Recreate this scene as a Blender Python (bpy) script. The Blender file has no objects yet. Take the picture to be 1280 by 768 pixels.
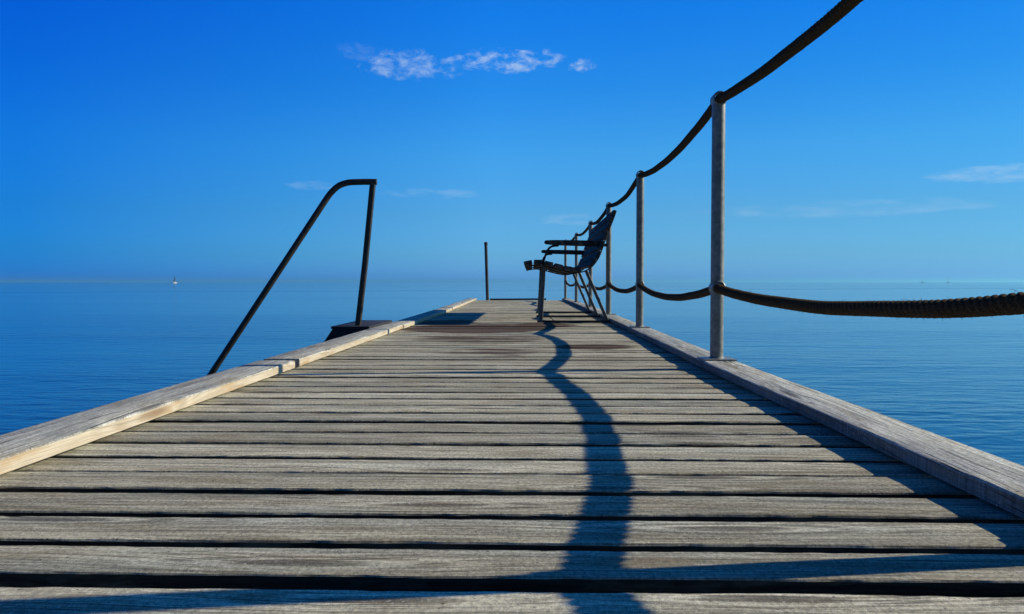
import bpy, bmesh, math, random
from mathutils import Vector, Matrix, noise
R = math.radians
random.seed(11)
S = bpy.context.scene
COL = S.collection

# ------------------------------------------------------------------ camera
cam_d = bpy.data.cameras.new('camera'); cam = bpy.data.objects.new('camera', cam_d); COL.objects.link(cam)
cam_d.sensor_width = 36.0; cam_d.lens = 27.0; cam_d.clip_start = 0.05; cam_d.clip_end = 60000
cam.location = (0, 0, 0.35)
cam.rotation_euler = (R(90 - 1.867), 0, R(1.431))
S.camera = cam

# ------------------------------------------------------------------ sun, sky, exposure
SUN_EL, SUN_AZ = 24.8, 81.5          # azimuth clockwise from +Y (the pier's axis); sun to the right
SUN_W, SKY_W, EXPO = 4.7, 0.10, 0.0
S.view_settings.view_transform = 'Standard'; S.view_settings.look = 'None'
S.view_settings.gamma = 1.0; S.view_settings.exposure = EXPO; S.view_settings.use_curve_mapping = False
sl = bpy.data.lights.new('sun', 'SUN'); sl.energy = SUN_W; sl.angle = R(0.5); sl.color = (1.0, 0.89, 0.67)
so = bpy.data.objects.new('sun', sl); COL.objects.link(so)
sd = Vector((math.cos(R(SUN_EL)) * math.sin(R(SUN_AZ)), math.cos(R(SUN_EL)) * math.cos(R(SUN_AZ)), math.sin(R(SUN_EL))))
so.rotation_euler = sd.to_track_quat('Z', 'Y').to_euler(); so.location = sd * 60

W = bpy.data.worlds.new('World'); S.world = W; W.use_nodes = True
try: W.cycles.sampling_method = 'MANUAL'; W.cycles.sample_map_resolution = 512
except Exception: pass
S.cycles.volume_bounces = 2
S.cycles.max_bounces = 6; S.cycles.diffuse_bounces = 3; S.cycles.glossy_bounces = 3
S.cycles.use_denoising = True

class NT:
    """small helper for building node trees"""
    def __init__(s, nt): s.nt = nt
    def n(s, t, **kw):
        x = s.nt.nodes.new(t)
        for k, v in kw.items(): setattr(x, k, v)
        return x
    def put(s, sock, v):
        if v is None: return
        if hasattr(v, 'is_linked') or isinstance(v, bpy.types.NodeSocket): s.nt.links.new(v, sock)
        else: sock.default_value = v
    def m(s, op, a, b=None, c=None, clamp=False):
        x = s.n('ShaderNodeMath', operation=op, use_clamp=clamp)
        s.put(x.inputs[0], a); s.put(x.inputs[1], b); s.put(x.inputs[2], c)
        return x.outputs[0]
    def xyz(s, v):
        x = s.n('ShaderNodeSeparateXYZ'); s.put(x.inputs[0], v); return x.outputs
    def vec(s, a, b, c):
        x = s.n('ShaderNodeCombineXYZ'); s.put(x.inputs[0], a); s.put(x.inputs[1], b); s.put(x.inputs[2], c); return x.outputs[0]
    def noise(s, v, scale=1.0, detail=3.0, rough=0.55, dist=0.0):
        x = s.n('ShaderNodeTexNoise'); s.put(x.inputs['Vector'], v); x.inputs['Scale'].default_value = scale
        x.inputs['Detail'].default_value = detail; x.inputs['Roughness'].default_value = rough; x.inputs['Distortion'].default_value = dist
        return x.outputs[0]
    def ss(s, v, a, b, lo=0.0, hi=1.0):
        x = s.n('ShaderNodeMapRange', interpolation_type='SMOOTHSTEP'); s.put(x.inputs[0], v)
        x.inputs[1].default_value = a; x.inputs[2].default_value = b; x.inputs[3].default_value = lo; x.inputs[4].default_value = hi
        return x.outputs[0]
    def mix(s, f, a, b, blend='MIX'):
        x = s.n('ShaderNodeMix', data_type='RGBA', blend_type=blend)
        s.put(x.inputs[0], f); s.put(x.inputs[6], a); s.put(x.inputs[7], b); return x.outputs[2]
    def bump(s, h, strength=0.5, dist=0.01, normal=None):
        x = s.n('ShaderNodeBump'); s.put(x.inputs['Height'], h); s.put(x.inputs['Strength'], strength)
        x.inputs['Distance'].default_value = dist
        if normal is not None: s.put(x.inputs['Normal'], normal)
        return x.outputs[0]
def rgb(r, g, b): return (r, g, b, 1.0)

# sky: Nishita, pushed to the photograph's deep blue, with a few thin clouds low over the sea
GRADE_EL = [(0, (.30, .93, 3.0)), (1, (.33, .95, 2.35)), (2, (.335, .93, 1.90)), (5, (.33, .93, 1.60)), (9.5, (.25, 1.05, 1.78)), (14, (.12, .98, 1.95)), (19, (.05, .93, 2.2)), (30, (.05, .80, 1.75)), (45, (.06, .66, 1.40)), (90, (.06, .60, 1.20))]
GRADE_AZ = [(-180, (.10, .20, .24)), (-100, (.10, .24, .34)), (-60, (.08, .42, .66)), (-34, (.09, .49, .81)), (-18, (.50, .78, .92)), (-3, (1, 1, 1)), (12, (.90, .88, .86)), (30, (.72, .75, .73)), (75, (.45, .52, .55)), (125, (.30, .40, .42)), (180, (.10, .20, .24))]
def build_sky():
    t = NT(W.node_tree); t.nt.nodes.clear()
    sky = t.n('ShaderNodeTexSky', sky_type='NISHITA', sun_disc=False)
    sky.sun_elevation = R(SUN_EL); sky.sun_rotation = R(SUN_AZ); sky.altitude = 0
    sky.air_density = 1.0; sky.dust_density = 0.6; sky.ozone_density = 3.0
    d = t.n('ShaderNodeTexCoord').outputs['Generated']
    x, y, z = t.xyz(d)
    az = t.m('MULTIPLY', t.m('ARCTAN2', x, y), 57.2958)
    el = t.m('MULTIPLY', t.m('ARCSINE', z), 57.2958)
    def ramp(v, pts):
        r = t.n('ShaderNodeValToRGB'); t.put(r.inputs[0], v); e = r.color_ramp.elements
        while len(e) < len(pts): e.new(0.5)
        for k, (p_, c_) in enumerate(pts): e[k].position = p_; e[k].color = (*c_, 1.0)
        return r.outputs[0]
    # sky grade: deeper, bluer with height, deeper leftward, dimmed behind camera to darken shade
    g_el = ramp(t.m('DIVIDE', el, 90.0, clamp=True), [(p_ / 90, c_) for p_, c_ in GRADE_EL])
    g_az = ramp(t.m('DIVIDE', t.m('ADD', az, 180.0), 360.0, clamp=True), [((p_ + 180) / 360, c_) for p_, c_ in GRADE_AZ])
    c = t.mix(1.0, t.mix(1.0, sky.outputs[0], g_el, 'MULTIPLY'), g_az, 'MULTIPLY')
    def blob(a0, aw, e0, ew, scale, lo, hi, amt, seed, stretch=1.0):
        u = t.m('DIVIDE', t.m('SUBTRACT', az, a0), aw); v = t.m('DIVIDE', t.m('SUBTRACT', el, e0), ew)
        r = t.m('ADD', t.m('POWER', t.m('ABSOLUTE', u), 2.0), t.m('POWER', t.m('ABSOLUTE', v), 2.0))
        fall = t.ss(r, 0.15, 1.15, 1.0, 0.0)
        nv = t.noise(t.vec(t.m('MULTIPLY', az, scale), t.m('MULTIPLY', el, scale * stretch), seed), 1.0, 7.0, 0.60, 0.3)
        return t.m('MULTIPLY', t.ss(t.m('ADD', t.m('MULTIPLY', fall, 0.42), nv), lo, hi), t.m('MULTIPLY', fall, amt))
    masks = [blob(-8.9, 6.2, 15.5, 1.5, 0.95, 0.80, 1.22, 0.60, 3.3, 1.7),
             blob(-1.6, 6.2, 15.9, 1.35, 0.90, 0.82, 1.20, 0.74, 8.1, 1.9),
             blob(3.8, 1.6, 15.5, 0.8, 1.2, 0.82, 1.15, 0.6, 4.4, 1.4),
             blob(-12.5, 3.2, 16.2, 1.0, 1.0, 0.80, 1.2, 0.10, 6.4, 2.0),
             blob(32.0, 7.0, 6.8, 0.8, 0.5, 0.70, 1.15, 0.40, 1.7, 4.0),
             blob(22.0, 14.0, 5.0, 0.9, 0.3, 0.76, 1.2, 0.22, 5.2, 4.5),
             blob(-7.0, 5.5, 6.5, 0.5, 0.6, 0.74, 1.15, 0.20, 9.4, 4.0),
             blob(-16.0, 2.6, 6.9, 0.5, 0.8, 0.74, 1.15, 0.18, 2.9, 3.0),
             blob(3.5, 4.5, 4.6, 0.6, 0.6, 0.74, 1.15, 0.18, 6.6, 4.0)]
    tot = masks[0]
    for k in masks[1:]: tot = t.m('MAXIMUM', tot, k)
    c = t.mix(t.m('MULTIPLY', tot, 0.8), c, rgb(6.0, 7.4, 8.6))
    bg = t.n('ShaderNodeBackground'); t.put(bg.inputs[0], c); bg.inputs[1].default_value = SKY_W
    o = t.n('ShaderNodeOutputWorld'); t.put(o.inputs[0], bg.outputs[0])
build_sky()

# ------------------------------------------------------------------ object helpers
def link(name, me, parent=None, mats=()):
    o = bpy.data.objects.new(name, me); COL.objects.link(o)
    if parent is not None: o.parent = parent
    if me is not None:
        for m_ in mats: me.materials.append(m_)
    return o
def tag(o, label=None, cat=None, group=None, kind=None):
    if label: o['label'] = label
    if cat: o['category'] = cat
    if group: o['group'] = group
    if kind: o['kind'] = kind
    return o
def empty(name, loc, label, cat, group=None):
    o = bpy.data.objects.new(name, None); COL.objects.link(o); o.location = loc; o.empty_display_size = 0.2
    return tag(o, label, cat, group)
class MB:
    """collects verts and faces of ONE part"""
    def __init__(s): s.v = []; s.f = []; s.mi = []; s.pid = []; s.cur = 0.0
    def add(s, vs, fs, mi=0):
        b = len(s.v); s.v += [tuple(p) for p in vs]; s.f += [tuple(i + b for i in f) for f in fs]; s.mi += [mi] * len(fs)
        s.pid += [s.cur] * len(vs)
    def loft(s, rings, closed=True, caps=True, mi=0):
        n = len(rings[0]); vs = [p for r in rings for p in r]; fs = []
        for i in range(len(rings) - 1):
            for j in range(n if closed else n - 1):
                k = (j + 1) % n
                fs.append((i * n + j, i * n + k, (i + 1) * n + k, (i + 1) * n + j))
        if caps:
            fs.append(tuple(range(n - 1, -1, -1))); fs.append(tuple((len(rings) - 1) * n + j for j in range(n)))
        s.add(vs, fs, mi)
    def tube(s, pts, r, n=12, caps=True, rf=None, flat=None):
        """tube along a polyline, parallel-transported frame; flat=(a,b) gives a rounded rectangular section"""
        pts = [Vector(p) for p in pts]; rings = []; T0 = None; N = None
        for i, p in enumerate(pts):
            a = pts[max(i - 1, 0)]; b = pts[min(i + 1, len(pts) - 1)]
            if 0 < i < len(pts) - 1:
                T = ((p - a).normalized() + (b - p).normalized()).normalized()
            else: T = (b - a).normalized()
            if N is None:
                N = Vector((0, 1, 0)) if abs(T.y) < 0.9 else Vector((1, 0, 0))
            N = (N - T * N.dot(T)).normalized(); B = T.cross(N)
            rr = r if rf is None else rf(i / (len(pts) - 1)) * r
            ring = []
            for k in range(n):
                th = 2 * math.pi * k / n
                c_, s_ = math.cos(th), math.sin(th)
                if flat:
                    e = 0.35
                    c_ = math.copysign(abs(c_) ** e, c_) * flat[0]; s_ = math.copysign(abs(s_) ** e, s_) * flat[1]
                else: c_ *= rr; s_ *= rr
                ring.append(p + N * c_ + B * s_)
            rings.append(ring)
        s.loft(rings, True, caps)
    def box(s, c, d, bev=0.0, rot=None, mi=0):
        """box with chamfered long edges (section in the two shorter axes would be enough; all edges are chamfered)"""
        bm = bmesh.new(); bmesh.ops.create_cube(bm, size=1.0)
        bmesh.ops.scale(bm, vec=d, verts=bm.verts)
        if bev > 0: bmesh.ops.bevel(bm, geom=bm.edges[:], offset=bev, segments=2, affect='EDGES', profile=0.6)
        M = Matrix.Translation(c) @ (rot.to_4x4() if rot else Matrix.Identity(4))
        bm.verts.index_update()
        s.add([M @ v.co for v in bm.verts], [[v.index for v in f.verts] for f in bm.faces], mi); bm.free()
    def build(s, name, mats, parent=None, smooth=True, angle=40):
        me = bpy.data.meshes.new(name); me.from_pydata(s.v, [], s.f); me.update()
        if not isinstance(mats, (list, tuple)): mats = [mats]
        o = link(name, me, parent, mats)
        me.polygons.foreach_set('material_index', s.mi)
        at = me.attributes.new('pid', 'FLOAT', 'POINT'); at.data.foreach_set('value', s.pid)
        bm = bmesh.new(); bm.from_mesh(me); bmesh.ops.recalc_face_normals(bm, faces=bm.faces); bm.to_mesh(me); bm.free()
        if smooth:
            me.polygons.foreach_set('use_smooth', [True] * len(me.polygons))
            me.set_sharp_from_angle(angle=R(angle))
        return o
def catmull(P, n=8):
    P = [Vector(p) for p in P]; out = []
    for i in range(len(P) - 1):
        a = P[max(i - 1, 0)]; b = P[i]; c = P[i + 1]; d = P[min(i + 2, len(P) - 1)]
        for k in range(n):
            t = k / n
            out.append(0.5 * ((2 * b) + (c - a) * t + (2 * a - 5 * b + 4 * c - d) * t * t + (3 * b - a - 3 * c + d) * t ** 3))
    out.append(P[-1]); return out

# ------------------------------------------------------------------ materials
def mat(name):
    m = bpy.data.materials.new(name); m.use_nodes = True; t = NT(m.node_tree); t.nt.nodes.clear()
    o = t.n('ShaderNodeOutputMaterial'); p = t.n('ShaderNodeBsdfPrincipled'); t.put(o.inputs[0], p.outputs[0])
    return m, t, p
def wood(name, axis, light, dark, stains=False, fresh=False, gscale=1.0, spec=0.12, ckt=0.645):
    m, t, p = mat(name)
    co = t.n('ShaderNodeTexCoord').outputs['Object']
    pid = t.n('ShaderNodeAttribute', attribute_name='pid').outputs['Fac']
    x, y, z = t.xyz(co)
    a, b = (x, y) if axis == 'X' else (y, x)
    a2 = t.m('ADD', a, t.m('MULTIPLY', pid, 17.3))
    b2 = t.m('ADD', t.m('ADD', b, t.m('MULTIPLY', z, 0.9)), t.m('MULTIPLY', pid, 3.1))
    # knots bend the grain
    vo = t.n('ShaderNodeTexVoronoi', feature='F1', distance='EUCLIDEAN', voronoi_dimensions='2D'); vo.inputs['Scale'].default_value = 1.0
    t.put(vo.inputs['Vector'], t.vec(t.m('MULTIPLY', a2, 0.9), t.m('MULTIPLY', b2, 6.8), 0.0))
    kd = vo.outputs['Distance']
    knot = t.ss(kd, 0.03, 0.34, 1.0, 0.0)
    warp = t.m('MULTIPLY', t.m('SUBTRACT', t.noise(t.vec(t.m('MULTIPLY', a2, 0.9), t.m('MULTIPLY', b2, 4.0), pid), 1.0, 2.0), 0.5), 0.06)
    b3 = t.m('ADD', t.m('ADD', b2, warp), t.m('MULTIPLY', knot, 0.022))
    g1 = t.noise(t.vec(t.m('MULTIPLY', a2, 3.2 * gscale), t.m('MULTIPLY', b3, 85.0 * gscale), pid), 1.0, 5.0, 0.65)
    g2 = t.noise(t.vec(t.m('MULTIPLY', a2, 16.0 * gscale), t.m('MULTIPLY', b3, 380.0 * gscale), pid), 1.0, 3.0, 0.65)
    fine = t.noise(co, 520.0, 3.0, 0.7)
    lines = t.noise(t.vec(t.m('MULTIPLY', a2, 1.1), t.m('MULTIPLY', b3, 520.0), t.m('ADD', pid, 6.0)), 1.0, 2.0, 0.5)
    rings = t.m('MULTIPLY', t.m('MULTIPLY', t.m('SINE', t.m('MULTIPLY', kd, 75.0)), knot), 0.10)
    broad = t.noise(t.vec(t.m('MULTIPLY', a2, 2.0), t.m('MULTIPLY', b2, 14.0), pid), 1.0, 4.0, 0.6)
    blot = t.noise(t.vec(t.m('MULTIPLY', a2, 5.0), t.m('MULTIPLY', b2, 22.0), t.m('ADD', pid, 4.0)), 1.0, 4.0, 0.65)
    tone = t.m('ADD', t.m('ADD', t.m('ADD', t.m('MULTIPLY', g1, 0.55), t.m('MULTIPLY', g2, 0.35)), t.m('MULTIPLY', broad, 0.40)), t.m('MULTIPLY', fine, 0.34))
    tone = t.m('ADD', t.m('ADD', tone, rings), t.m('MULTIPLY', t.m('SUBTRACT', lines, 0.5), 0.45))
    c = t.mix(t.ss(tone, 0.70, 0.94), dark, light)
    # plank to plank tone and tint
    wn = t.n('ShaderNodeTexWhiteNoise', noise_dimensions='1D'); t.put(wn.inputs['W'], pid)
    pt = t.m('MULTIPLY_ADD', wn.outputs['Value'], 0.42, 0.80)
    c = t.mix(1.0, c, t.vec(pt, pt, pt), 'MULTIPLY')
    c = t.mix(t.ss(blot, 0.48, 0.70, 0.0, 0.62), c, rgb(0.33, 0.265, 0.165) if not fresh else rgb(0.46, 0.30, 0.14))
    c = t.mix(t.ss(t.noise(t.vec(t.m('MULTIPLY', a2, 3.0), t.m('MULTIPLY', b2, 30.0), t.m('ADD', pid, 9.0)), 1.0, 5.0, 0.7), 0.58, 0.74, 0.0, 0.5 if not fresh else 0.1), c, rgb(0.115, 0.112, 0.11))
    c = t.mix(t.m('MULTIPLY', t.ss(kd, 0.02, 0.085, 1.0, 0.0), 0.7 if fresh else 0.8), c, rgb(0.20, 0.10, 0.04) if fresh else rgb(0.09, 0.075, 0.06))
    c = t.mix(t.ss(t.noise(t.vec(t.m('MULTIPLY', a2, 1.3), t.m('MULTIPLY', b2, 9.0), t.m('ADD', pid, 13.0)), 1.0, 4.0, 0.6), 0.50, 0.68, 0.0, 0.0 if fresh else 0.55), c, t.mix(1.0, c, rgb(0.80, 0.90, 1.04), 'MULTIPLY'))
    if fresh is False:                                   # gritty, sun-roughened surface
        grit = t.m('MULTIPLY_ADD', t.ss(t.noise(t.vec(t.m('MULTIPLY', a, 150.0), t.m('MULTIPLY', b, 110.0), z), 1.0, 3.0, 0.75), 0.30, 0.70), 0.62, 0.70)
        c = t.mix(1.0, c, t.vec(grit, grit, grit), 'MULTIPLY')
    cr = t.noise(t.vec(t.m('MULTIPLY', a2, 3.2), t.m('MULTIPLY', b3, 210.0), t.m('ADD', pid, 2.0)), 1.0, 2.0, 0.5)
    crk = t.m('MULTIPLY', t.ss(cr, ckt, ckt + 0.05), t.ss(broad, 0.46, 0.56))
    c = t.mix(t.m('MULTIPLY', crk, 0.35 if fresh else 0.85), c, rgb(0.03, 0.028, 0.026))
    geo = t.n('ShaderNodeNewGeometry')
    # dried salt and sand grains, in loose patches
    if fresh is False:
        sp = t.noise(co, 190.0, 2.0, 0.6); cl = t.noise(t.vec(t.m('MULTIPLY', a, 4.0), t.m('MULTIPLY', b, 11.0), z), 1.0, 4.0, 0.65)
        spm = t.m('MULTIPLY', t.ss(sp, 0.58, 0.66), t.ss(cl, 0.47, 0.66))
        c = t.mix(t.m('MULTIPLY', spm, 0.85), c, rgb(0.80, 0.78, 0.70))
        dk = t.m('MULTIPLY', t.ss(t.noise(co, 150.0, 1.0), 0.715, 0.75), 0.8)
        c = t.mix(dk, c, rgb(0.04, 0.035, 0.03))
    rough = 0.78
    if stains:
        st = None
        for (sx, sy, rx, ry, amt) in ((-0.42, 5.80, 0.75, 0.70, 1.1), (0.12, 6.25, 0.35, 0.4, 1.0), (0.34, 4.15, 0.30, 0.22, 0.8), (-0.30, 4.75, 0.55, 0.5, 0.6), (-0.15, 3.85, 0.45, 0.3, 0.5), (-0.75, 6.6, 0.35, 0.6, 0.7)):
            u = t.m('DIVIDE', t.m('SUBTRACT', x, sx), rx); v = t.m('DIVIDE', t.m('SUBTRACT', y, sy), ry)
            q = t.m('MULTIPLY', t.ss(t.m('ADD', t.m('MULTIPLY', u, u), t.m('MULTIPLY', v, v)), 0.0, 1.1, 1.0, 0.0), amt)
            st = q if st is None else t.m('MAXIMUM', st, q)
        sn = t.noise(t.vec(t.m('MULTIPLY', x, 2.2), t.m('MULTIPLY', y, 9.0), t.m('MULTIPLY', pid, 0.7)), 1.0, 4.0, 0.6)
        sm = t.ss(t.m('ADD', t.m('MULTIPLY', st, 0.60), sn), 0.62, 0.90)
        c = t.mix(t.m('MULTIPLY', sm, 0.85), c, rgb(0.072, 0.030, 0.016))
    t.put(p.inputs['Base Color'], c); p.inputs['Roughness'].default_value = rough
    p.inputs['Specular IOR Level'].default_value = spec
    h = t.m('SUBTRACT', t.m('ADD', t.m('MULTIPLY', g1, 0.6), t.m('MULTIPLY', g2, 0.35)), t.m('MULTIPLY', crk, 0.8))
    h = t.m('ADD', t.m('ADD', h, t.m('MULTIPLY', fine, 0.2)), t.m('MULTIPLY', lines, 0.35))
    t.put(p.inputs['Normal'], t.bump(h, 0.8 if not fresh else 0.3, 0.008))
    return m
M_DECK = wood('weathered_deck_wood', 'X', rgb(0.74, 0.705, 0.535), rgb(0.26, 0.245, 0.185), stains=True)
M_KERB = wood('weathered_kerb_wood', 'Y', rgb(0.66, 0.67, 0.60), rgb(0.28, 0.285, 0.255), spec=0.22, ckt=0.60)
M_KSIDE_SHADE = wood('shade_dark_kerb_side', 'Y', rgb(0.27, 0.26, 0.24), rgb(0.13, 0.125, 0.115))  # right kerb's inner face, its shade put into a darker wood colour
M_FRESH = wood('pale_pine_edge', 'Y', rgb(0.63, 0.57, 0.45), rgb(0.46, 0.39, 0.285), fresh=True, gscale=0.8)
M_SIDE_SHADE = wood('shade_dark_plank_side', 'X', rgb(0.085, 0.066, 0.048), rgb(0.040, 0.032, 0.025), fresh=None)  # plank-side brown darkened so the colour carries the gap shade
M_UNDER = wood('dark_wet_timber', 'Y', rgb(0.07, 0.06, 0.05), rgb(0.03, 0.026, 0.022))

def metal(name, col, col2, metallic, rough, scale=40.0, rust=None):
    m, t, p = mat(name); co = t.n('ShaderNodeTexCoord').outputs['Object']
    n1 = t.noise(co, scale, 4.0, 0.6); n2 = t.noise(co, scale * 0.2, 3.0)
    f = t.ss(t.m('ADD', t.m('MULTIPLY', n1, 0.6), t.m('MULTIPLY', n2, 0.4)), 0.38, 0.64)
    c = t.mix(f, col, col2)
    if rust:
        c = t.mix(t.ss(t.noise(co, scale * 0.5, 5.0, 0.7), 0.56, 0.70, 0.0, 0.8), c, rust)
    t.put(p.inputs['Base Color'], c); p.inputs['Metallic'].default_value = metallic
    t.put(p.inputs['Roughness'], t.m('MULTIPLY_ADD', n1, 0.25, rough - 0.12))
    t.put(p.inputs['Normal'], t.bump(n1, 0.15, 0.002))
    return m
M_GALV = metal('galvanised_steel', rgb(0.16, 0.18, 0.17), rgb(0.28, 0.305, 0.285), 0.1, 0.42, 45)
M_RAIL = metal('dark_painted_steel', rgb(0.025, 0.022, 0.018), rgb(0.055, 0.046, 0.036), 0.1, 0.42, 30, rgb(0.07, 0.034, 0.018))
M_LAND = metal('dark_landing_steel', rgb(0.022, 0.022, 0.024), rgb(0.035, 0.034, 0.034), 0.1, 0.7, 25)
M_LEG = metal('grey_bench_steel', rgb(0.075, 0.08, 0.08), rgb(0.14, 0.145, 0.145), 0.3, 0.5, 60)
M_SLAT = wood('dark_stained_slats', 'Y', rgb(0.075, 0.070, 0.070), rgb(0.030, 0.028, 0.029))
M_BLACK = metal('black_edge_strip', rgb(0.018, 0.018, 0.02), rgb(0.03, 0.03, 0.03), 0.0, 0.8, 20)

def rope_mat():
    m, t, p = mat('brown_natural_rope'); co = t.n('ShaderNodeTexCoord').outputs['Object']
    n1 = t.noise(co, 420.0, 3.0, 0.6); n2 = t.noise(co, 30.0, 4.0, 0.6)
    c = t.mix(t.ss(n1, 0.35, 0.68), rgb(0.034, 0.021, 0.010), rgb(0.13, 0.080, 0.036))
    c = t.mix(t.ss(n2, 0.45, 0.75, 0.0, 0.6), c, rgb(0.060, 0.043, 0.028))
    t.put(p.inputs['Base Color'], c); p.inputs['Roughness'].default_value = 0.9; p.inputs['Specular IOR Level'].default_value = 0.1
    t.put(p.inputs['Normal'], t.bump(n1, 0.6, 0.003))
    return m
M_ROPE = rope_mat()
def plain(name, c, rough=0.5):
    m, t, p = mat(name); co = t.n('ShaderNodeTexCoord').outputs['Object']
    n1 = t.noise(co, 3.0, 3.0); cc = t.mix(t.ss(n1, 0.3, 0.7), c, tuple(v * 0.85 for v in c[:3]) + (1,))
    t.put(p.inputs['Base Color'], cc); p.inputs['Roughness'].default_value = rough; return m
M_HULL = plain('white_hull_paint', rgb(0.80, 0.80, 0.78), 0.3)
M_MAST = plain('dark_mast_paint', rgb(0.10, 0.11, 0.12), 0.5)
M_SAIL = plain('dark_sail_cover', rgb(0.02, 0.035, 0.07), 0.8)

WATER_Z = -1.2
def water_mat():
    m, t, p = mat('sea_water')
    pos = t.n('ShaderNodeNewGeometry').outputs['Position']
    x, y, z = t.xyz(pos)
    p.inputs['Base Color'].default_value = rgb(0.010, 0.092, 0.170)
    p.inputs['Roughness'].default_value = 0.06; p.inputs['IOR'].default_value = 1.333
    p.inputs['Specular IOR Level'].default_value = 0.65
    w1 = t.noise(t.vec(t.m('MULTIPLY', x, 0.8), t.m('MULTIPLY', y, 2.2), 0.0), 1.0, 3.0, 0.5, 0.4)
    w2 = t.noise(t.vec(t.m('MULTIPLY', x, 2.2), t.m('MULTIPLY', y, 5.5), 3.0), 1.0, 3.0, 0.5, 0.5)
    w3 = t.noise(t.vec(t.m('MULTIPLY', x, 0.12), t.m('MULTIPLY', y, 0.35), 7.0), 1.0, 3.0, 0.5)
    patch = t.noise(t.vec(t.m('MULTIPLY', x, 0.012), t.m('MULTIPLY', y, 0.05), 1.0), 1.0, 4.0, 0.6)
    pm = t.ss(patch, 0.35, 0.65, 0.30, 1.45)
    near = t.ss(t.m('SQRT', t.m('ADD', t.m('MULTIPLY', x, x), t.m('MULTIPLY', y, y))), 6.0, 45.0, 1.9, 0.75)   # ripples thrown about the pier die away outwards
    pm = t.m('MULTIPLY', pm, near)
    # a thin line of ruffled water across the calm, about 110 to 200 m out
    ln = t.m('SUBTRACT', y, t.m('MULTIPLY_ADD', x, 0.42, 143.0))
    ln = t.ss(t.m('ABSOLUTE', t.m('ADD', ln, t.m('MULTIPLY', t.m('SUBTRACT', w3, 0.5), 10.0))), 3.0, 9.0, 1.0, 0.0)
    pm = t.m('ADD', pm, t.m('MULTIPLY', ln, 0.8))
    h = t.m('ADD', t.m('ADD', t.m('MULTIPLY', w1, 0.021), t.m('MULTIPLY', w2, 0.0110)), t.m('MULTIPLY', w3, 0.024))
    h = t.m('MULTIPLY', h, pm)
    t.put(p.inputs['Normal'], t.bump(h, 1.0, 1.0)); t.put(p.inputs['Roughness'], t.m('MULTIPLY_ADD', t.m('MULTIPLY', ln, patch), 0.13, 0.06))
    return m
M_WATER = water_mat()

# ------------------------------------------------------------------ the sea, the haze over it, a far low shore
mb = MB()
rad = [0, 6, 14, 30, 70, 160, 400, 1000, 2500, 6000, 14000, 28000]; NS = 48
vs = [(0, 0, WATER_Z)]; fs = []
for r in rad[1:]:
    vs += [(r * math.cos(2 * math.pi * k / NS), r * math.sin(2 * math.pi * k / NS), WATER_Z) for k in range(NS)]
for k in range(NS): fs.append((0, 1 + k, 1 + (k + 1) % NS))
for i in range(len(rad) - 2):
    for k in range(NS):
        a = 1 + i * NS; b = a + NS; j = (k + 1) % NS
        fs.append((a + k, b + k, b + j, a + j))
mb.add(vs, fs); tag(mb.build('sea_water', M_WATER), 'calm blue sea stretching to the hazy horizon', 'sea', kind='structure')

def haze(density):
    m = bpy.data.materials.new('sea_haze'); m.use_nodes = True; t = NT(m.node_tree); t.nt.nodes.clear()
    o = t.n('ShaderNodeOutputMaterial'); v = t.n('ShaderNodeVolumePrincipled'); t.put(o.inputs[1], v.outputs[0])
    v.inputs['Color'].default_value = rgb(0.30, 0.80, 1.0); v.inputs['Density'].default_value = density; v.inputs['Anisotropy'].default_value = 0.42
    b = MB(); z0, z1, L = WATER_Z - 2.2, 17.0, 29000.0
    b.box((0, 0, (z0 + z1) / 2), (2 * L, 2 * L, z1 - z0))
    o = b.build('haze', m, smooth=False); tag(o, 'thin pale haze lying over the sea', 'haze', kind='stuff')
HAZE = 0.00026
if HAZE > 0: haze(HAZE)

# ------------------------------------------------------------------ the pier
PITCH, GAP = 0.1287, 0.027
Y0, Y1 = -4.0, 14.9
def lerp(a, b, t): return a + (b - a) * t
def pw(pts, y):
    if y <= pts[0][0]: return lerp(pts[0][1], pts[1][1], (y - pts[0][0]) / (pts[1][0] - pts[0][0]))
    for (a, u), (b, v) in zip(pts, pts[1:]):
        if y <= b: return lerp(u, v, (y - a) / (b - a))
    return pts[-1][1]
R_IN = [(-4.0, 0.800), (1.14, 0.726), (3.05, 0.682), (5.3, 0.682), (6.9, 0.676), (9.7, 0.665), (12.0, 0.640), (14.9, 0.592)]
L_IN = [(-4.0, -0.941), (5.6, -0.943), (7.5, -0.952), (9.4, -0.965), (14.9, -1.055)]
KW_R, KW_L, KZ0, KZ1 = 0.132, 0.147, 0.006, 0.037
pier = empty('wooden_pier', (0, 0, 0), 'long weathered plank pier with low timber kerbs running out over the sea', 'pier')

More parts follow.
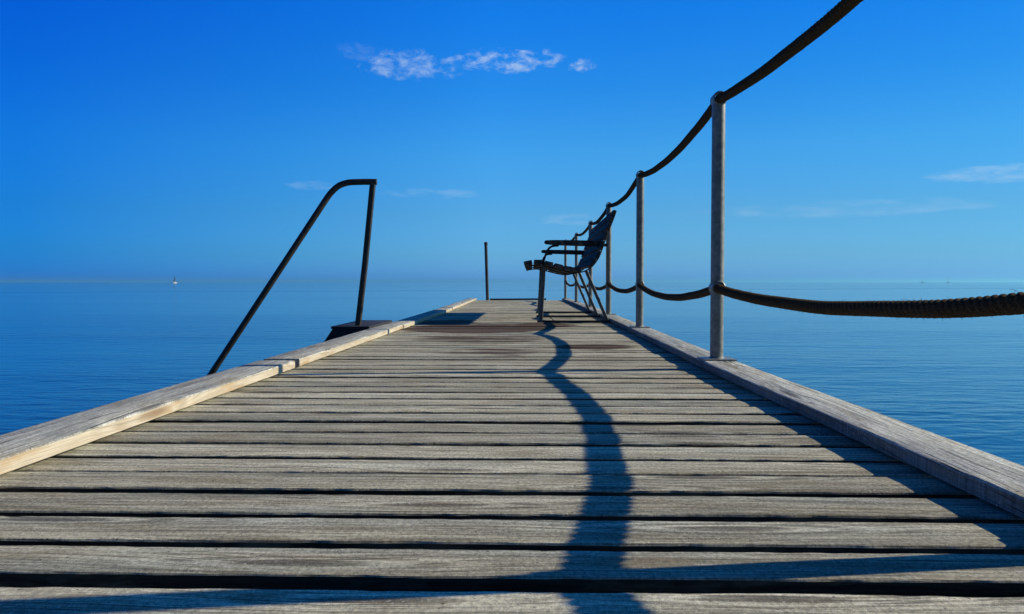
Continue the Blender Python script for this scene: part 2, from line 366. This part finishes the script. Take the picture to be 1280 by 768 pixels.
deck = MB(); i = 0; y = 0.878 - PITCH * 40
while y < Y1 - PITCH:
    # one plank: rounded section extruded along X with slightly uneven edges
    y_a = y + GAP / 2 + random.uniform(-0.0035, 0.0035); y_b = y + PITCH - GAP / 2 + random.uniform(-0.0035, 0.0035)
    if abs(y_a - 0.89) < 0.05: y_a += 0.006
    if abs(y_b - 0.866) < 0.05: y_b -= 0.005
    zc = random.uniform(-0.0025, 0.0015); th = 0.034; rot = random.uniform(-0.004, 0.004)
    xl, xr = pw(L_IN, y) - KW_L - 0.02, pw(R_IN, y) + KW_R + 0.015
    near = -0.3 < y < 3.5
    n = 150 if near else (40 if y > -0.3 else 6)
    r = random.uniform(0.0025, 0.0045)
    rings = []; sd_ = random.uniform(0, 500)
    for k in range(n + 1):
        x = lerp(xl, xr, k / n); yo = (x) * rot * 0.4
        e1 = 0.0022 * noise.noise((x * 5, sd_, 0)) + 0.0012 * noise.noise((x * 32, sd_, 1)) * (2 if near else 0)
        e2 = 0.0022 * noise.noise((x * 5, sd_, 5)) + 0.0012 * noise.noise((x * 32, sd_, 6)) * (2 if near else 0)
        zz = zc + 0.0015 * noise.noise((x * 1.5, sd_, 9)); zt = zz + rot * 0.2
        if near:
            ch = noise.noise((x * 3.0, sd_, 20)); e2 -= max(0.0, ch - 0.42) * 0.02
            ch = noise.noise((x * 3.0, sd_, 30)); e1 += max(0.0, ch - 0.42) * 0.02
        a_, b_ = y_a + yo + e1, y_b + yo + e2
        rings.append([(x, a_ + 0.001, zz - th), (x, a_, zz - r), (x, a_ + r * 0.3, zz - r * 0.3), (x, a_ + r, zz),
                      (x, (a_ + b_) / 2, zz + 0.0008), (x, b_ - r, zt), (x, b_ - r * 0.3, zt - r * 0.3), (x, b_, zt - r), (x, b_ - 0.001, zt - th)])
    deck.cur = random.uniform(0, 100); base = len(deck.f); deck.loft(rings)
    for f in range(n):                                   # brown sawn sides, coloured darker to paint in the shade between planks
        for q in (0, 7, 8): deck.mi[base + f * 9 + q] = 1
    y += PITCH; i += 1
deck.build('deck', [M_DECK, M_SIDE_SHADE], pier, angle=24)

def kerb(name, side, ya, yb, label=None, fresh=True, dx=0.0, dz=0.0):
    """kerb timber from ya to yb following the pier's edge; inner face material slot 1"""
    b = MB(); b.cur = random.uniform(0, 100)
    n = max(4, int((yb - ya) / 0.05)); rings = []; sd_ = random.uniform(0, 300)
    P = R_IN if side > 0 else L_IN; w = KW_R if side > 0 else KW_L
    xa, xb = pw(P, ya), pw(P, yb)
    for k in range(n + 1):
        q = lerp(ya, yb, k / n); xi = lerp(xa, xb, k / n) + dx; xo = xi + side * w
        j1 = 0.0014 * noise.noise((q * 4, sd_, 0)) + 0.0008 * noise.noise((q * 22, sd_, 1)); j2 = 0.0015 * noise.noise((q * 4, sd_, 4)) + 0.0008 * noise.noise((q * 25, sd_, 3))
        j3 = 0.001 * noise.noise((q * 6, sd_, 8))
        r = 0.004; z1 = KZ1 + dz + 0.0015 * noise.noise((q * 0.9, sd_, 11)); z0 = KZ0 + dz
        s = side
        rings.append([(xi + s * 0.003, q, z0), (xi, q, z0 + 0.002), (xi + j1, q, z1 - r), (xi + s * r * 0.35 + j1, q, z1 - r * 0.3), (xi + s * r + j1, q, z1 + j3),
                      ((xi + xo) / 2, q, z1 + 0.0008), (xo - s * r + j2, q, z1), (xo - s * r * 0.3 + j2, q, z1 - r * 0.3), (xo + j2, q, z1 - r), (xo, q, z0)])
    base = len(b.f); b.loft(rings)
    N = 10
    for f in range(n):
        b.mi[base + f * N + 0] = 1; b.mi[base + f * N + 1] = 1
    o = b.build(name, [M_KERB, M_FRESH if fresh else M_KSIDE_SHADE], pier, angle=24)
    if label: o['label'] = label
    return o
kerb('kerb_board', -1, -4.0, 3.035)
kerb('kerb_board', -1, 3.095, 5.11)
kerb('kerb_board', -1, 5.118, 5.64, dx=-0.002)
kerb('kerb_board', -1, 5.66, 9.38, dz=-0.003)
kerb('kerb_board', -1, 9.44, 12.2)
kerb('kerb_board', -1, 12.215, 14.85)
for a, b_ in ((-4.0, 3.045), (3.053, 5.27), (5.278, 7.4), (7.408, 9.68), (9.69, 12.0), (12.01, 14.85)):
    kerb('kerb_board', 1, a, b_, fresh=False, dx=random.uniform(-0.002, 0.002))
y = -3.8
while y < 14.7:
    for P, sg, w in ((R_IN, 1, KW_R), (L_IN, -1, KW_L)):
        sp = MB(); sp.box((pw(P, y) + sg * w / 2, y, 0.0035), (w * 0.6, 0.07, 0.009)); sp.build('spacer', M_UNDER, pier)
    y += 1.4
for x0 in (-0.95, -0.12, 0.66):
    b = MB()
    for (q0, q1) in ((-4.0, 7.0), (7.0, 14.85)):
        s0 = 0 if q0 < 7 else -0.0; s1 = -0.09 if q1 > 7 else 0
        b.loft([[(x0 + s0 - .035, q0, -.19), (x0 + s0 + .035, q0, -.19), (x0 + s0 + .035, q0, -.037), (x0 + s0 - .035, q0, -.037)],
                [(x0 + s1 - .035, q1, -.19), (x0 + s1 + .035, q1, -.19), (x0 + s1 + .035, q1, -.037), (x0 + s1 - .035, q1, -.037)]])
    b.build('joist', M_UNDER, pier)
for q in (-3.5, -0.4, 2.7, 5.8, 8.9, 12.0, 14.6):
    sh = -0.09 * max(0, (q - 7) / 7.9)
    b = MB(); b.box((-0.12 + sh, q, -0.26), (2.0, 0.16, 0.135), 0.006); b.build('cross_beam', M_UNDER, pier)
    for x0 in (-0.85, 0.6):
        b = MB(); b.tube([(x0 + sh, q, -0.33 - k * 0.45) for k in range(5)], 0.10, 14); b.build('pile', M_UNDER, pier)
b = MB(); b.tube([(-0.80, 14.87, 0.012), (-0.3, 14.875, 0.014), (0.10, 14.87, 0.017), (0.29, 14.865, 0.017)], 0.012, 12, flat=(0.02, 0.017))
b.build('end_board', M_BLACK, pier)

# ------------------------------------------------------------------ rail posts with rope eyelets
TOPZ, MIDZ, PR = 1.078, 0.326, 0.0262
POSTS = [(0.885, -3.25, 0), (0.835, -1.10, 0), (0.790, 1.00, 0.015), (0.748, 3.11, 0), (0.746, 5.30, 0.004), (0.744, 7.41, 0.006), (0.744, 9.66, 0.01), (0.704, 12.0, 0.01), (0.640, 14.35, 0.035)]
def rope_path(level):
    P = []
    for (x, y, dz) in POSTS: P.append(Vector((x, y, (TOPZ if level else MIDZ) + dz)))
    return P
TP, MP = rope_path(1), rope_path(0)
def eyelet(p, d):
    """short ring tube welded to the post, the rope runs through it"""
    b = MB(); L, ro, ri, n = 0.060, 0.0285, 0.0225, 24
    d = d.normalized(); u = Vector((0, 0, 1)); u = (u - d * u.dot(d)).normalized(); w = d.cross(u)
    prof = [(-L/2, ri), (-L/2, ro - .003), (-L/2 + .003, ro), (L/2 - .003, ro), (L/2, ro - .003), (L/2, ri)]
    rings = [[p + d * a + (u * math.cos(2*math.pi*k/n) + w * math.sin(2*math.pi*k/n)) * r for k in range(n)] for a, r in prof]
    rings.append(rings[0]); b.loft(rings, True, False)
    return b
ORD = ['', '', 'nearest galvanised rail post, just outside the right frame edge', 'nearest whole galvanised rail post, tall at the right of the deck',
       'second full-height galvanised rail post along the right kerb', 'galvanised rail post directly behind the near end of the bench back',
       'galvanised rail post seen behind the middle of the bench back', 'galvanised rail post seen between the bench armrest and its seat, nearer of the two', 'farthest galvanised rail post at the outer right corner of the pier']
ORD[0] = ORD[1] = 'galvanised rail post on the right kerb behind the viewer'
for i, (x, y, dz) in enumerate(POSTS):
    root = empty('rail_post', (x, y, KZ1), ORD[i], 'rail post', 'rope rail posts along the right kerb')
    h = TOPZ + dz - KZ1
    b = MB(); b.tube([(0, 0, 0.004), (0, 0, 0.3), (0, 0, 0.7), (0, 0, h - 0.006)], PR, 24); b.build('post_tube', M_GALV, root)
    b = MB(); b.box((0.0, 0.0, 0.0035), (0.130, 0.13, 0.007), 0.002)
    b.tube([(0, 0, 0.006), (0, 0, 0.013)], PR + 0.006, 20, rf=lambda t: 1 - 0.18 * t)      # weld bead
    b.build('base_plate', M_GALV, root)
    for P in (TP, MP):
        a = P[max(i - 1, 0)]; c = P[min(i + 1, len(P) - 1)]
        b = eyelet(Vector((0, 0, P[i].z - KZ1)), Vector((c.x - a.x, c.y - a.y, 0))); b.build('eyelet', M_GALV, root)

def rope(P, sags, label):
    """three-strand rope hanging in shallow curves through the eyelets of all the posts"""
    cl = []
    for i in range(len(P) - 1):
        a, c = P[i], P[i + 1]; s = sags[i]; n = 900 if 1 <= i <= 2 else (560 if i == 3 else 320)
        sk = 0.08 * (-1) ** i
        for k in range(n):
            t = k / n; p = a.lerp(c, t)
            q = t + sk * t * (1 - t)
            flat = 4 * q * (1 - q)
            p.z -= s * (flat ** 0.92) + 0.0025 * noise.noise((i * 9.0, t * 7, 2.0)) * min(1, 8 * t * (1 - t)); p.x += 0.004 * noise.noise((i * 5.0, t * 4, 7.0)) * min(1, 8 * t * (1 - t))
            cl.append(p)
    cl.append(P[-1].copy())
    last = (P[-1] - P[-2]).normalized()
    for k in range(1, 7): cl.append(P[-1] + Vector((last.x, last.y, 0)) * 0.008 * k)
    b = MB(); NR = 24; R0, amp, lay = 0.0148, 0.0036, 0.066
    s_ = 0.0; rings = []
    for i, p in enumerate(cl):
        if i: s_ += (p - cl[i - 1]).length
        T = (cl[min(i + 1, len(cl) - 1)] - cl[max(i - 1, 0)]).normalized()
        u = Vector((0, 0, 1)); u = (u - T * u.dot(T)).normalized(); w = T.cross(u); ring = []
        for k in range(NR):
            th = 2 * math.pi * k / NR
            ph = 1.5 * (th - 2 * math.pi * s_ / lay)
            rr = R0 + amp * (2 * abs(math.cos(ph)) ** 0.6 - 1) + 0.0006 * noise.noise((th * 2, s_ * 120, 0))
            ring.append(p + u * (math.cos(th) * rr) + w * (math.sin(th) * rr))
        rings.append(ring)
    b.loft(rings)
    # loose fibres standing off the lay
    rng = random.Random(5)
    near = [i for i, p in enumerate(cl) if -0.6 < p.y < 4.2]
    for _ in range(700):
        i = rng.choice(near); p = cl[i]; th = rng.uniform(0, 2 * math.pi)
        T = (cl[i + 1] - cl[i - 1]).normalized(); u = Vector((0, 0, 1)); w = T.cross(u).normalized()
        o = (u * math.cos(th) + w * math.sin(th)); L = rng.uniform(0.003, 0.010) * (1.6 if rng.random() < 0.08 else 1)
        d = (o + T * rng.uniform(-1.2, 1.2) + w * rng.uniform(-.5, .5)).normalized()
        q0 = p + o * 0.0160; q1 = q0 + d * L * 0.6; q2 = q1 + (d + Vector((0, 0, -0.5))).normalized() * L * 0.5
        b.tube([q0, q1, q2], 0.00035, 3)
    return tag(b.build('rail_rope', M_ROPE, None, angle=80), label, 'rope', 'ropes strung along the rail posts')
rope(TP, [0.06, 0.052, 0.058, 0.062, 0.060, 0.060, 0.06, 0.06], 'thick dark upper rope strung through the tops of the rail posts')
rope(MP, [0.055, 0.052, 0.050, 0.060, 0.055, 0.060, 0.06, 0.06], 'thick brown lower rope sagging between the posts near knee height')

# ------------------------------------------------------------------ the bench
bench = empty('slatted_bench', (0.38, 7.6, 0.0), 'dark slatted bench with curved back and armrests facing left across the pier', 'bench')
OFF = Vector((0.38, 7.6, 0.0))
def L3(x, y, z): return Vector((x, y, z)) - OFF
STRAP = catmull([(-.052, 0, .474), (-.02, 0, .486), (.06, 0, .493), (.147, 0, .478), (.23, 0, .456), (.31, 0, .438), (.385, 0, .430), (.455, 0, .442), (.52, 0, .482), (.572, 0, .55), (.605, 0, .63), (.632, 0, .71), (.66, 0, .785), (.69, 0, .86), (.72, 0, .942)], 6)
acc = [0.0]
for a, c in zip(STRAP, STRAP[1:]): acc.append(acc[-1] + (c - a).length)
def on_strap(s):
    for i in range(len(acc) - 1):
        if s <= acc[i + 1] or i == len(acc) - 2:
            t = (s - acc[i]) / (acc[i + 1] - acc[i]); p = STRAP[i].lerp(STRAP[i + 1], t)
            d = (STRAP[i + 1] - STRAP[i]).normalized(); return p, d
YA, YB = 6.44, 8.83
FR = (6.60, 7.58, 8.60)
def slats(name, s_list, w, th):
    b = MB()
    for s in s_list:
        p, d = on_strap(s); nrm = Vector((-d.z, 0, d.x))
        c = p + nrm * (th / 2 + 0.0065); ang = math.atan2(d.z, d.x)
        b.cur = random.uniform(0, 100)
        e = random.uniform(-0.008, 0.008)
        b.box(L3(c.x, (YA + YB) / 2 + e, c.z), (w, YB - YA, th), 0.004, Matrix.Rotation(-ang, 3, 'Y'))
    return b.build(name, M_SLAT, bench, angle=35)
slats('seat', [0.033, 0.113, 0.199, 0.283, 0.366, 0.442], 0.070, 0.037)
tot = acc[-1]
slats('backrest', [tot - 0.036 - 0.0905 * k for k in range(6)], 0.072, 0.028)
for fy in FR:
    b = MB(); b.tube([L3(p.x, fy, p.z) for p in STRAP], 0.01, 12, flat=(0.018, 0.0055)); b.build('curved_strap', M_BLACK, bench)
    b = MB(); b.tube([L3(.109, fy, .484), L3(.100, fy, .30), L3(.083, fy, .0)], 0.015, 12, flat=(0.016, 0.016)); b.build('front_leg', M_LEG, bench)
    b = MB(); b.tube([L3(.470, fy + .002, .446), L3(.56, fy + .002, .235), L3(.662, fy + .002, .0)], 0.015, 12, flat=(0.016, 0.014)); b.build('rear_leg', M_LEG, bench)
    b = MB(); b.tube([L3(.052, fy, .0115), L3(.35, fy, .0105), L3(.676, fy, .0115)], 0.01, 12, flat=(0.014, 0.010)); b.build('foot_bar', M_BLACK, bench)
for fy in (FR[0], FR[2]):
    b = MB(); b.cur = random.uniform(0, 50); rings = []
    for (x, zt, zb, hw) in ((.112, .695, .684, .012), (.116, .703, .677, .018), (.132, .707, .672, .024), (.20, .709, .665, .027), (.42, .706, .657, .027), (.612, .701, .652, .025), (.622, .699, .655, .023)):
        r = 0.006
        rings.append([L3(x, fy - hw, zb + r), L3(x, fy - hw + r, zb), L3(x, fy + hw - r, zb), L3(x, fy + hw, zb + r), L3(x, fy + hw, zt - r), L3(x, fy + hw - r, zt), L3(x, fy - hw + r, zt), L3(x, fy - hw, zt - r)])
    b.loft(rings); arm = b.build('armrest', M_SLAT, bench, angle=50)
    b = MB(); b.tube([L3(*p) for p in [(.100, fy, .475)]] + [L3(p.x, p.y, p.z) for p in catmull([(.104, fy, .52), (.122, fy, .578), (.146, fy, .630), (.178, fy, .655), (.235, fy, .662)], 5)], 0.0095, 10)
    b.build('arm_bracket', M_BLACK, arm)
    b = MB(); b.tube([L3(.56, fy - .03, .662), L3(.60, fy - .03, .663), L3(.648, fy - .03, .664)], 0.01, 10, flat=(0.006, 0.013)); b.build('arm_stay', M_BLACK, arm)

# thin stem caught under the near foot bar
b = MB()
b.tube(catmull([(0.195, 6.52, 0.004), (0.190, 6.52, 0.022), (0.172, 6.53, 0.040), (0.150, 6.54, 0.052), (0.140, 6.545, 0.050)], 6), 0.0042, 6, rf=lambda t: 1.1 - 0.5 * t)
b.tube(catmull([(0.196, 6.52, 0.003), (0.240, 6.52, 0.006), (0.272, 6.515, 0.012), (0.286, 6.51, 0.022)], 6), 0.004, 6)
tag(b.build('twig', M_BLACK), "thin dark curved twig standing up beside the bench's front foot", 'twig')

# ------------------------------------------------------------------ bathing stairs off the left side
ST = empty('bathing_stairs', (-1.25, 5.6, 0.0), 'dark steel stairs with a bent handrail going down to the sea from the left kerb', 'stairs')
SO = Vector((-1.25, 5.6, 0.0))
def Q(x, y, z): return Vector((x, y, z)) - SO
b = MB(); b.tube([Q(-1.203, 5.30, .045), Q(-1.15, 5.30, .48), Q(-1.093, 5.30, 1.030)], 0.023, 16, flat=(0.0195, 0.0195)); hp = b.build('handrail_post', M_RAIL, ST)
b = MB()
pts = [(-1.066, 5.30, 1.040), (-1.15, 5.30, 1.041), (-1.235, 5.30, 1.039)] + [tuple(p) for p in catmull([(-1.262, 5.30, 1.037), (-1.325, 5.30, 1.017), (-1.385, 5.30, .966), (-1.440, 5.30, .890)], 6)] + [(-1.83, 5.30, .311), (-2.231, 5.30, -.284), (-2.60, 5.30, -.83)]
pts += [tuple(p) for p in catmull([(-2.68, 5.30, -.95), (-2.70, 5.30, -1.04), (-2.64, 5.30, -1.10), (-2.50, 5.30, -1.12)], 5)] + [(-2.2, 5.30, -1.12)]
b.tube([Q(*p) for p in pts], 0.0215, 16); b.build('handrail', M_RAIL, ST)
b = MB()
b.box(Q(-1.227, 5.60, .040), (0.262, 0.86, 0.018), 0.002)
b.build('landing', M_LAND, ST)
for yy in (5.185, 6.015):
    b = MB(); b.box(Q(-1.225, yy, -.06), (0.25, 0.016, 0.18), 0.002); b.build('landing_frame', M_LAND, ST)
for yy in (5.20, 6.0):
    b = MB()
    b.loft([[Q(-1.345, yy - .012, .030), Q(-1.345, yy + .012, .030), Q(-1.345, yy + .012, -.20), Q(-1.345, yy - .012, -.20)],
            [Q(-1.352, yy - .012, .030), Q(-1.352, yy + .012, .030), Q(-1.40, yy + .012, -.30), Q(-1.40, yy - .012, -.30)],
            [Q(-2.62, yy - .012, -1.83), Q(-2.62, yy + .012, -1.83), Q(-2.50, yy + .012, -1.95), Q(-2.50, yy - .012, -1.95)]])
    b.build('stringer', M_LAND, ST)
for k in range(7):
    z = -0.18 - k * 0.235; x = -1.352 - (0.03 - z) * (1.268 / 1.86) + 0.06
    b = MB(); b.box(Q(x, 5.60, z), (0.17, 0.774, 0.03), 0.003); b.build('tread', M_LAND, ST)

# post at the outer left corner
b = MB(); b.tube([(-0.838, 14.72, 0.0), (-0.852, 14.72, 0.5), (-0.868, 14.72, 1.075)], 0.030, 16)
ep = b.build('post', M_RAIL); tag(ep, 'single thin dark post standing at the far left end of the pier', 'post')
b = MB(); b.tube([(-0.868, 14.72, 1.065), (-0.868, 14.72, 1.085), (-0.868, 14.72, 1.105), (-0.868, 14.72, 1.117)], 0.036, 16, rf=lambda t: (1, 1, .9, .35)[round(t * 3)]); cp = b.build('cap', M_BLACK, ep)

# ------------------------------------------------------------------ far sailing boats
def sailboat(dirx, dist, length, mast, heading, label, sail, mr=0.13, hullm=None):
    root = empty('sailing_boat', (dirx * dist, dist, WATER_Z), label, 'sailing boat', 'sailing boats near the horizon')
    root.rotation_euler = (0, 0, R(heading))
    b = MB(); L = length; rings = []
    for t_, hw, zb, zt in ((-.5, .10, .25, .95), (-.46, .11, .02, .97), (-.2, .155, -.35, .92), (.1, .16, -.4, .98), (.35, .09, -.2, 1.12), (.48, .02, .3, 1.28), (.5, .004, .6, 1.3)):
        y_ = t_ * L; w = hw * L
        rings.append([(-w, y_, zt), (-w * .92, y_, (zt + zb) / 2), (-w * .35, y_, zb), (w * .35, y_, zb), (w * .92, y_, (zt + zb) / 2), (w, y_, zt)])
    b.loft(rings); b.build('hull', hullm or M_HULL, root)
    b = MB(); b.box((0, -.02 * L, 1.2), (L * .17, L * .34, .5), .15); b.build('cabin', hullm or M_HULL, root)
    b = MB(); b.tube([(0, .08 * L, .9), (0, .08 * L, mast * .5), (0, .08 * L, mast)], mr, 10, rf=lambda t: 1 - .4 * t); b.build('mast', M_MAST, root)
    b = MB(); b.tube([(0, .08 * L, 2.0), (0, -.36 * L, 2.05)], .09, 8); b.build('boom', M_MAST, root)
    if sail:
        b = MB(); H = mast * .96; rings = []
        for k in range(7):
            f = k / 6; z = lerp(2.2, H, f); ch = lerp(.48, .06, f) * L
            rings.append([(0, .07 * L, z), (-.12 * math.sin(math.pi * (1 - f)) - .02, .07 * L - ch * .5, z), (0, .07 * L - ch, z), (.06 - .12 * math.sin(math.pi * (1 - f)), .07 * L - ch * .5, z)])
        b.loft(rings); b.build('sail', M_SAIL, root)
    else:
        b = MB(); b.tube([(0, .06 * L, 2.25), (0, -.1 * L, 2.35), (0, -.34 * L, 2.2)], .26, 8, rf=lambda t: 1 - .3 * abs(2 * t - 1)); b.build('furled_sail', M_SAIL, root)
    return root
sailboat(-0.46896, 900, 6.0, 8.8, -24, 'tiny white-hulled sailing boat with a dark narrow sail on the left horizon', True, 0.16)
sailboat(0.50240, 1500, 7.0, 7.0, 65, 'tiny faint sailing boat on the right horizon, shorter mast of the right pair', False)
sailboat(0.53484, 1500, 8.0, 12.5, 20, 'tiny faint sailing boat on the right horizon, taller mast of the right pair', False, 0.15)
